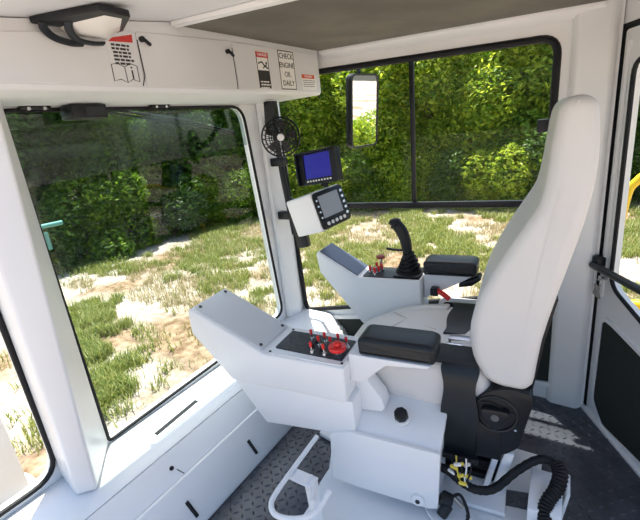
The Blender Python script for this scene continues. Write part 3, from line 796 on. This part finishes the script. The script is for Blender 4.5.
finish('far_flap', drape(.288, .402, [(.425, .612), (.50, .616), (.62, .619), (.70, .622), (.732, .610), (.742, .56)], .012), VINYL, seat, SF)
bk_ = finish('buckle', box((.375, .392, .618), (.115, .045, .016), .004, 2), mat('satin_metal', (.42, .43, .46), .3, metal=.8), seat, SF)
finish('buckle_bar', box((.375, .338, .616), (.115, .022, .014), .003, 2), STEEL, bk_, SF)
finish('buckle_slot', box((.38, .362, .612), (.12, .02, .012), .002, 1), BLACK, bk_, SF)
# recliner side cover with knob
cov = [(.425, .455), (.452, .505), (.50, .545), (.555, .562), (.634, .552), (.632, .50), (.612, .40), (.598, .316), (.551, .268), (.43, .243)]
rc = finish('recliner_cover', prism(rpoly(cov, .02, 3), uz(.178, .24), .014, 3), BLACK, seat, SF)
bm = tube([Vector((.514+.073*math.cos(a), .176, .447+.073*math.sin(a))) for a in [2*math.pi*k/36 for k in range(36)]], .006, True, 8)
finish('knob_ring', bm, VINYL, rc, SF)
tri = rpoly([(.514+.066*math.cos(a), .447+.066*math.sin(a)) for a in (R(30), R(150), R(270))], .03, 5)
finish('recliner_knob', prism(tri, uz(.150, .178), .008, 2), BLACK, rc, SF)
finish('knob_emblem', cyl((.514, .1485, .450), (.514, .150, .450), .014, n=16), mat('dark_grey_print', (.10, .10, .10), .5), rc, SF)
finish('cover_screw', cyl((.582, .172, .395), (.582, .179, .395), .005, n=8), STEEL, rc, SF)
finish('knob_highlight', tube([Vector((.445, .176, .49)), Vector((.50, .172, .495)), Vector((.585, .174, .455))], .0022, n=6), DSTEEL, rc, SF)
bm = None
for i in range(7):
    bm = box((.43, .42, .075+.034*i), (.25-.012*(i % 2), .36-.02*(i % 2), .030), .010, 2, bm=bm)
finish('suspension_bellows', bm, RUBBER, seat, SF)
finish('suspension_plate', box((.38, .36, .047), (.36, .50, .020), .004, 2), WHITE, seat, SF)
finish('slide_rail', box((.37, .14, .245), (.18, .025, .022), .004, 2), BLACK, seat, SF)
finish('front_support', box((.42, .30, .315), (.24, .25, .16), .01, 2), BLACK, seat, SF)
for (u, w) in ((.545, .035), (.505, .022)):
    finish('support_strut', box((u, .205, .165), (w, .02, .20), .004, 2, (0, R(12), 0)), WHITE, seat, SF)

# ------------------------------------------------------------------ wiring, hose, floor box
def T(o, l, c, g=None):
    WM[o.name] = Matrix.Translation(o.location); return tag(o, l, c, g)
h = smooth_path([(-.43, 1.235, .215), (-.36, 1.235, .205), (-.30, 1.222, .185), (-.245, 1.222, .175), (-.19, 1.252, .18), (-.13, 1.335, .21), (-.068, 1.385, .245), (-.02, 1.385, .258), (.0, 1.345, .240), (-.012, 1.30, .20)], 6)
T(finish('wire_harness', tube(h, .016, n=10, rib=.05), RUBBER), 'black taped cable harness running behind the seat pedestal to the floor box', 'cable')
h = smooth_path([(-.005, 1.385, .262), (.012, 1.355, .245), (.005, 1.315, .215), (-.018, 1.275, .19), (-.028, 1.235, .165), (-.014, 1.19, .14), (-.005, 1.10, .10), (-.01, .98, .055)], 8)
T(finish('corrugated_hose', tube(h, .023, n=12, rib=.09), RUBBER), 'thick corrugated black hose bending over the white floor box', 'hose')
fb = thing('floor_box', (-.02, 1.30, .03), 'white metal box standing on the floor behind the seat', 'box')
finish('case', box((-.03, 1.32, .105), (.105, .20, .145), .006, 2, (0, 0, R(2))), WHITE, fb)
finish('side_flange', box((.03, 1.40, .10), (.012, .10, .13), .003, 2, (0, R(8), R(2))), WHITE, fb)
wb = thing('connector_bundle', (-.30, 1.26, .2), 'tangle of yellow and white wire connectors under the seat', 'connectors')
rr = random.Random(4)
for i, (x, y, z, m) in enumerate(((-.305, 1.215, .275, YWIRE), (-.285, 1.235, .262, PAPER), (-.325, 1.205, .262, YWIRE), (-.335, 1.21, .232, PAPER), (-.30, 1.20, .238, YWIRE), (-.275, 1.21, .235, YWIRE), (-.31, 1.195, .29, PAPER), (-.29, 1.19, .215, YWIRE))):
    finish('connector', box((x, y, z), (.030, .013, .012), .003, 1, (rr.uniform(-.4, .4), rr.uniform(-.9, .9), rr.uniform(-.8, .8))), m, wb)
for i in range(5):
    finish('wire', tube(smooth_path([(-.34+.018*i, 1.225, .30), (-.33+.016*i, 1.205+.01*rr.random(), .26), (-.315+.01*i, 1.20, .225), (-.30+.008*i, 1.205, .19)], 5), .003, n=6), (RUBBER, YWIRE, RUBBER, PAPER, RUBBER)[i], wb)
vb = thing('valve_block', (-.34, 1.17, .10), 'small black valve with fittings on the white plate beside the pedestal', 'valve')
finish('valve_body', box((-.345, 1.165, .135), (.045, .045, .05), .008, 2, (.3, .4, .2)), BLACK, vb)
finish('coil', cyl((-.335, 1.16, .12), (-.355, 1.13, .085), .02, n=14, bev=.004), BLACK, vb)
finish('fitting', cyl((-.325, 1.185, .14), (-.288, 1.185, .11), .009, n=10), GREEN_L, vb)
finish('lead', tube(smooth_path([(-.325, 1.175, .15), (-.295, 1.18, .165), (-.265, 1.165, .11), (-.27, 1.15, .065)], 5), .006, n=8), RUBBER, vb)
finish('stem', cyl((-.345, 1.15, .031), (-.345, 1.155, .12), .008, n=10), STEEL, vb)
pl = thing('hinge_plate', (-.30, 1.25, .05), 'tilted white steel plate with a hole beside the seat pedestal', 'plate')
finish('plate', prism([(-.43, 1.36), (-.25, 1.20), (-.33, 1.09), (-.41, 1.14), (-.47, 1.22)], lambda p, k: (p[0], p[1], (.050, .058)[k]), .003, 1), WHITE, pl)
finish('hole', cyl((-.272, 1.195, .0575), (-.272, 1.195, .0592), .008, n=12), BLACK, pl)
finish('foot', box((-.33, 1.20, .040), (.08, .08, .02)), WHITE, pl)

# ------------------------------------------------------------------ grab loop in the footwell
gl = thing('footrest_loop', (-.80, .95, .035), 'white tubular footrest loop over the dark footwell mat', 'footrest')
gp = smooth_path([(-.852, 1.085, .300), (-.846, .93, .298), (-.838, .79, .296), (-.822, .742, .295), (-.785, .722, .294), (-.73, .735, .293), (-.685, .765, .296), (-.662, .81, .305), (-.655, .862, .325)], 6)
finish('loop', tube(gp, .0095, n=12), WHITE, gl)
bm = box((-.795, .893, .287), (.11, .052, .008), .002, 1)
bm = prism([(-.772, .30), (-.742, .285), (-.742, .033), (-.80, .033), (-.80, .10), (-.765, .16)], xz(.868, .918), .004, 1, bm)
finish('bracket', bm, WHITE, gl)
finish('brace', tube([(-.745, .90, .28), (-.70, .82, .294)], .010, n=8), WHITE, gl)

# ------------------------------------------------------------------ keys in the door
ky = thing('key_bunch', tuple(Vector(dr(.03, 0)((.078, .69), 0))), 'bunch of keys hanging from the rear door lock', 'keys')
kc = Vector(dr(.034, 0)((.078, .712), 0))
finish('ring', tube([kc+DD*(.016*math.cos(a))+Vector((0, 0, .016*math.sin(a))) for a in [2*math.pi*k/18 for k in range(18)]], .0022, True, 6), STEEL, ky)
for i, (s, a) in enumerate(((-.014, .5), (-.006, .2), (.004, -.1), (.012, -.4), (.018, -.7))):
    b0 = kc+DD*s+Vector((0, 0, -.014)); d = (Vector((0, 0, -1))-DD*math.tan(a)*.5).normalized()
    sd = d.cross(DN).normalized(); M = Matrix((sd, -d, DN)).transposed().to_4x4(); M.translation = b0+DN*(.002*i)
    bm = cyl((0, -.004, 0), (0, -.004, .002), .011, n=14)
    bm = box((0, -.032, .001), (.006, .04, .002), bm=bm); bm = box((.004, -.040, .001), (.004, .016, .002), bm=bm)
    finish('key', bm, GREEN_L, ky, M)

# ------------------------------------------------------------------ outside: ground, growth, machine
GZ = -1.0
bm = bmesh.new(); bmesh.ops.create_grid(bm, x_segments=60, y_segments=60, size=60)
for v in bm.verts:
    v.co.z = GZ+.10*noise.noise(Vector((v.co.x*.15, v.co.y*.15, 0)))
o = finish('ground', bm, GROUND); struct(o, 'pale sandy ground around the machine', 'ground')
def gz(x, y): return GZ+.10*noise.noise(Vector((round(x/2)*2*.15, round(y/2)*2*.15, 0)))

def leaf_cloud(name, n, rx, rz, size, seed, m, lumps=9):
    rr = random.Random(seed); vs = []; fs = []
    L = []
    for i in range(lumps):
        a = rr.uniform(0, 6.28); q = rr.uniform(.25, .72); z = rr.uniform(-.75, .75)
        L.append((Vector((math.cos(a)*q*rx, math.sin(a)*q*rx, z*rz)), rr.uniform(.38, .6)))
    for i in range(n):
        c, lr = rr.choice(L)
        d = Vector((rr.gauss(0, 1), rr.gauss(0, 1), rr.gauss(0, 1))).normalized()
        p = c+Vector((d.x*rx, d.y*rx, d.z*rx*1.1))*lr*rr.uniform(.75, 1.08)
        s = size*rr.uniform(.6, 1.35)
        ax = Vector((rr.gauss(0, 1), rr.gauss(0, 1), rr.gauss(0, .6))).normalized()
        nn = (Vector((0, 0, .7))+d*.7+Vector((rr.gauss(0, .6), rr.gauss(0, .6), rr.gauss(0, .5)))).normalized()
        b = nn.cross(ax).normalized(); b0 = len(vs)
        vs += [p-ax*s*.5, p+b*s*.24+nn*s*.06, p+ax*s*.5-nn*s*.08, p-b*s*.24+nn*s*.06]
        fs += [(b0, b0+1, b0+2), (b0, b0+2, b0+3)]
    me = bpy.data.meshes.new(name); me.from_pydata(vs, [], fs); me.materials.append(m); return me
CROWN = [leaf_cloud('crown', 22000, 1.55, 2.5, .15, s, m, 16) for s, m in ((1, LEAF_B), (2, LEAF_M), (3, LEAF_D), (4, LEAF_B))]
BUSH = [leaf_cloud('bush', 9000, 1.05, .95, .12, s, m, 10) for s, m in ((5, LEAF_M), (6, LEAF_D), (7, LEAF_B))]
def trunk_bm(h, r, seed):
    rr = random.Random(seed)
    pts = smooth_path([(0, 0, -.2), (rr.uniform(-.1, .1), rr.uniform(-.1, .1), h*.35), (rr.uniform(-.2, .2), rr.uniform(-.2, .2), h*.7), (rr.uniform(-.3, .3), 0, h)], 4)
    bm = tube(pts, lambda t: r*(1-.6*t), n=8)
    for i in range(4):
        a = rr.uniform(0, 6.28); z = h*rr.uniform(.4, .75)
        bm = tube([(0, 0, z), (math.cos(a)*.5, math.sin(a)*.5, z+.5), (math.cos(a)*.9, math.sin(a)*.9, z+1.2)], lambda t: r*.5*(1-.6*t), n=6, bm=bm)
    return bm
def tree(x, y, kind, label, s=1.0, h=2.6, cat='tree', rot=0, grp='trees in the hedge around the clearing'):
    z = gz(x, y)
    t = thing('leafy_tree', (x, y, z), label, cat, grp)
    c = bpy.data.objects.new('crown', CROWN[kind]); COL.objects.link(c); c.parent = t
    c.location = (0, 0, h); c.rotation_euler = (0, 0, rot); c.scale = (s, s, s*1.05)
    tr = finish('trunk', trunk_bm(h+1.2, .11, int(x*10+y*7)), BARK, t, WM[t.name])
    return t
def bush(x, y, kind, label, s=1.0, rot=0):
    z = gz(x, y)
    t = thing('bush', (x, y, z), label, 'bush', 'low bushes along the hedge')
    c = bpy.data.objects.new('foliage', BUSH[kind]); COL.objects.link(c); c.parent = t
    c.location = (0, 0, .80*s); c.rotation_euler = (0, 0, rot); c.scale = (s, s, s)
    finish('stems', tube([(x, y, z-.1), (x+.05, y, z+.5*s)], .03, n=6), BARK, t)
    return t
TL = [
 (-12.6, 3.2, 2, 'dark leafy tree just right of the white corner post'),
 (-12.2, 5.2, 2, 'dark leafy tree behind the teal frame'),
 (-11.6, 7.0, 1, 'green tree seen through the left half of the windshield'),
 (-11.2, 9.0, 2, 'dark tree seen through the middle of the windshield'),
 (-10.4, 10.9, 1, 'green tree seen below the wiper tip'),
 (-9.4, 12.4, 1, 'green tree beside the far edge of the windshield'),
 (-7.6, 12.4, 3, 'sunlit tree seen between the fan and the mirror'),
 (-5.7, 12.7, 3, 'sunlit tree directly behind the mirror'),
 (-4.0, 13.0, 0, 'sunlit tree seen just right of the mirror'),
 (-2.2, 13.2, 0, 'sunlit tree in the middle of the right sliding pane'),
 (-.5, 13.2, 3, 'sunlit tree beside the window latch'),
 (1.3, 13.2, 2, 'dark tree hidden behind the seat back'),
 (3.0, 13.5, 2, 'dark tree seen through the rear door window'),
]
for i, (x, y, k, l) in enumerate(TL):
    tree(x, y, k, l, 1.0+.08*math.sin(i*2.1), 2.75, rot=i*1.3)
BK = [(-14.6, 4.4), (-14.2, 7.2), (-13.4, 10.2), (-12.0, 13.0), (-8.6, 15.0), (-5.0, 15.4), (-1.6, 15.6), (2.0, 15.6)]
for i, (x, y) in enumerate(BK):
    tree(x, y, (2, 1, 2, 1, 0, 1, 0, 2)[i], 'tall tree of the back row showing only through gaps in the front trees', 1.35, 3.6, rot=i*2.2, grp='back row of trees')
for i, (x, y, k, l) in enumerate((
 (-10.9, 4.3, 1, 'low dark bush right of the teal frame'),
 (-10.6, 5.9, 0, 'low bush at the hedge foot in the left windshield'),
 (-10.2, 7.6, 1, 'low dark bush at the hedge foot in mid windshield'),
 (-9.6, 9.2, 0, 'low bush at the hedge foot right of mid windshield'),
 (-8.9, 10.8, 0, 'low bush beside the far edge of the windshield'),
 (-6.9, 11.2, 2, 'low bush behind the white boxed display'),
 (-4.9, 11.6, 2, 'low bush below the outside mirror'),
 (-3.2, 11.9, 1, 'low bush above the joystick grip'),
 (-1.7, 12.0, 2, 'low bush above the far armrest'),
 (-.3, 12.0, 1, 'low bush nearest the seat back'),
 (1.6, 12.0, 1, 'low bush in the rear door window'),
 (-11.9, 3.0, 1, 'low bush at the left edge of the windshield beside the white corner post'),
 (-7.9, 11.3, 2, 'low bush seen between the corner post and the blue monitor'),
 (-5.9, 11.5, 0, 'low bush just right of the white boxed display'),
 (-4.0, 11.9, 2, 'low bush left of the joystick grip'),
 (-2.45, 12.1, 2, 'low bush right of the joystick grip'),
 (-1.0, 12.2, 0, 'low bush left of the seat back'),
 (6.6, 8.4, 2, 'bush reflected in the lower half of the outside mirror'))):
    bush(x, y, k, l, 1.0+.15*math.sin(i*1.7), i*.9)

# grass: countless blades, denser in patches
def blades(n, region, seed, hmin, hmax, thr, w=.011):
    rr = random.Random(seed); vs = []; fs = []
    cnt = 0; tries = 0
    while cnt < n and tries < n*30:
        tries += 1
        x, y = region(rr)
        if noise.noise(Vector((x*.6+seed, y*.6, 3))) + .8*noise.noise(Vector((x*2.9, y*2.9, seed))) < thr: continue
        z = gz(x, y)-.01
        # stand on the real ground grid
        for k in range(rr.randint(3, 7)):
            a = rr.uniform(0, 6.28); h = rr.uniform(hmin, hmax); ln = rr.uniform(.2, .9)*h
            px = x+rr.gauss(0, .035); py = y+rr.gauss(0, .035)
            d = Vector((math.cos(a), math.sin(a), 0)); sd = Vector((-d.y, d.x, 0))*w*rr.uniform(.7, 1.4)
            p = Vector((px, py, z)); b0 = len(vs)
            vs += [p-sd, p+sd, p+d*ln*.4+Vector((0, 0, h*.65))+sd*.7, p+d*ln*.4+Vector((0, 0, h*.65))-sd*.7, p+d*ln+Vector((0, 0, h))]
            fs += [(b0, b0+1, b0+2, b0+3), (b0+3, b0+2, b0+4)]
            cnt += 1
    return vs, fs
def grass(name, label, m, *a, **k):
    vs, fs = blades(*a, **k)
    me = bpy.data.meshes.new(name); me.from_pydata(vs, [], fs); me.materials.append(m)
    o = bpy.data.objects.new(name, me); COL.objects.link(o)
    return tag(o, label, 'grass', None, 'stuff')
def reg_front(rr):
    while True:
        q = rr.random()
        if q < .15:                                  # a strip of grass running away from the cab
            t = rr.random(); o = rr.gauss(0, .28)
            return -3.9-3.3*t+.5*o, 1.50+1.9*t+.86*o
        x = rr.uniform(-10.5, -2.6); y = rr.uniform(.2, 10)
        d = math.hypot(x, y)
        if d < 2.6: continue
        if q < .94:
            if y > 4.3 and d > 6.9+.6*noise.noise(Vector((x, y, 5))): return x, y
        elif y > .9: return x, y
def reg_far(rr):
    return rr.uniform(-4.6, 3.5), rr.uniform(3.4, 11.8)
grass('front_grass', 'green tufts of grass on the sand beyond the windshield', GRASS_M, 60000, reg_front, 21, .05, .18, .0, w=.006)
grass('meadow_grass', 'green and yellow grass beyond the long side window', GRASS_M, 80000, reg_far, 33, .05, .16, .12, w=.006)
grass('dry_grass', 'straw coloured dry grass scattered over the whole clearing', STRAW_M, 50000, lambda rr: (rr.uniform(-9, 3), rr.uniform(3.6, 11)), 47, .04, .14, -.05, w=.005)

# teal frame, white post and yellow rails of the machine outside
tf = thing('teal_pipe_frame', (-5.0, 2.02, GZ), 'teal steel pipe frame outside beside the white corner post', 'frame')
finish('leg', tube([(-5, 1.70, GZ-.02), (-5, 1.93, .38), (-5, 1.985, .86)], .022, n=10), TEAL, tf)
finish('top_rail', tube([(-5, 1.90, .835), (-5, 2.22, .83)], .026, n=10), TEAL, tf)
finish('plate', box((-5.02, 2.02, .66), (.02, .06, .2), .004, 1), TEAL, tf)
wp = thing('machine_outrigger', (-3.6, .62, GZ), 'white painted machine outrigger leg outside the narrow front pane', 'outrigger')
finish('leg', box((-3.62, .50, -.42), (.40, .42, 1.0), .03, 3, (0, 0, R(10))), WHITE, wp)
finish('foot_pad', cyl((-3.62, .50, GZ-.03), (-3.62, .50, -.90), .34, .30, n=28, bev=.01), WHITE, wp)
finish('cap', box((-3.62, .50, .11), (.46, .48, .07), .02, 2, (0, 0, R(10))), WHITE, wp)
yr = thing('yellow_handrail', (.5, 3.0, GZ), 'bright yellow tubular handrail outside the rear door', 'handrail')
finish('upper_tube', tube(smooth_path([(.215, 3.0, -1.02), (.205, 3.0, .4), (.225, 3.0, .90), (.27, 3.0, 1.02), (.34, 3.0, 1.06), (.60, 3.0, 1.08), (1.2, 3.0, 1.08), (1.35, 3.0, .9), (1.36, 3.0, -1.02)], 6), .024, n=12), YELLOW, yr)
finish('lower_tube', tube([(.21, 3.0, .225), (.60, 3.0, .255), (1.36, 3.0, .28)], .030, n=12), YELLOW, yr)

# ------------------------------------------------------------------ light
w = bpy.data.worlds.new('world'); scene.world = w; w.use_nodes = True
nt = w.node_tree; bg = nt.nodes['Background']
sky = nt.nodes.new('ShaderNodeTexSky'); sky.sky_type = 'NISHITA'; sky.sun_disc = False
sky.sun_elevation = R(68); sky.sun_rotation = R(-45); sky.air_density = 1.0; sky.dust_density = 2.5; sky.ozone_density = 1.0
nt.links.new(sky.outputs[0], bg.inputs['Color']); bg.inputs['Strength'].default_value = .29
sun = bpy.data.lights.new('sun', 'SUN'); so = bpy.data.objects.new('sun', sun); COL.objects.link(so)
sun.energy = 9.5; sun.angle = R(.53); sun.color = (1, .95, .87)
so.rotation_euler = Vector((-.175, .193, 1)).to_track_quat('Z', 'Y').to_euler(); so.location = (-3, 4, 9)
vs_ = scene.view_settings
scene.display_settings.display_device = 'sRGB'
vs_.view_transform = 'Standard'; vs_.look = 'None'; vs_.gamma = 1; vs_.use_curve_mapping = False; vs_.exposure = 0.15
scene.cycles.max_bounces = 10; scene.cycles.transparent_max_bounces = 16
scene.cycles.use_denoising = True
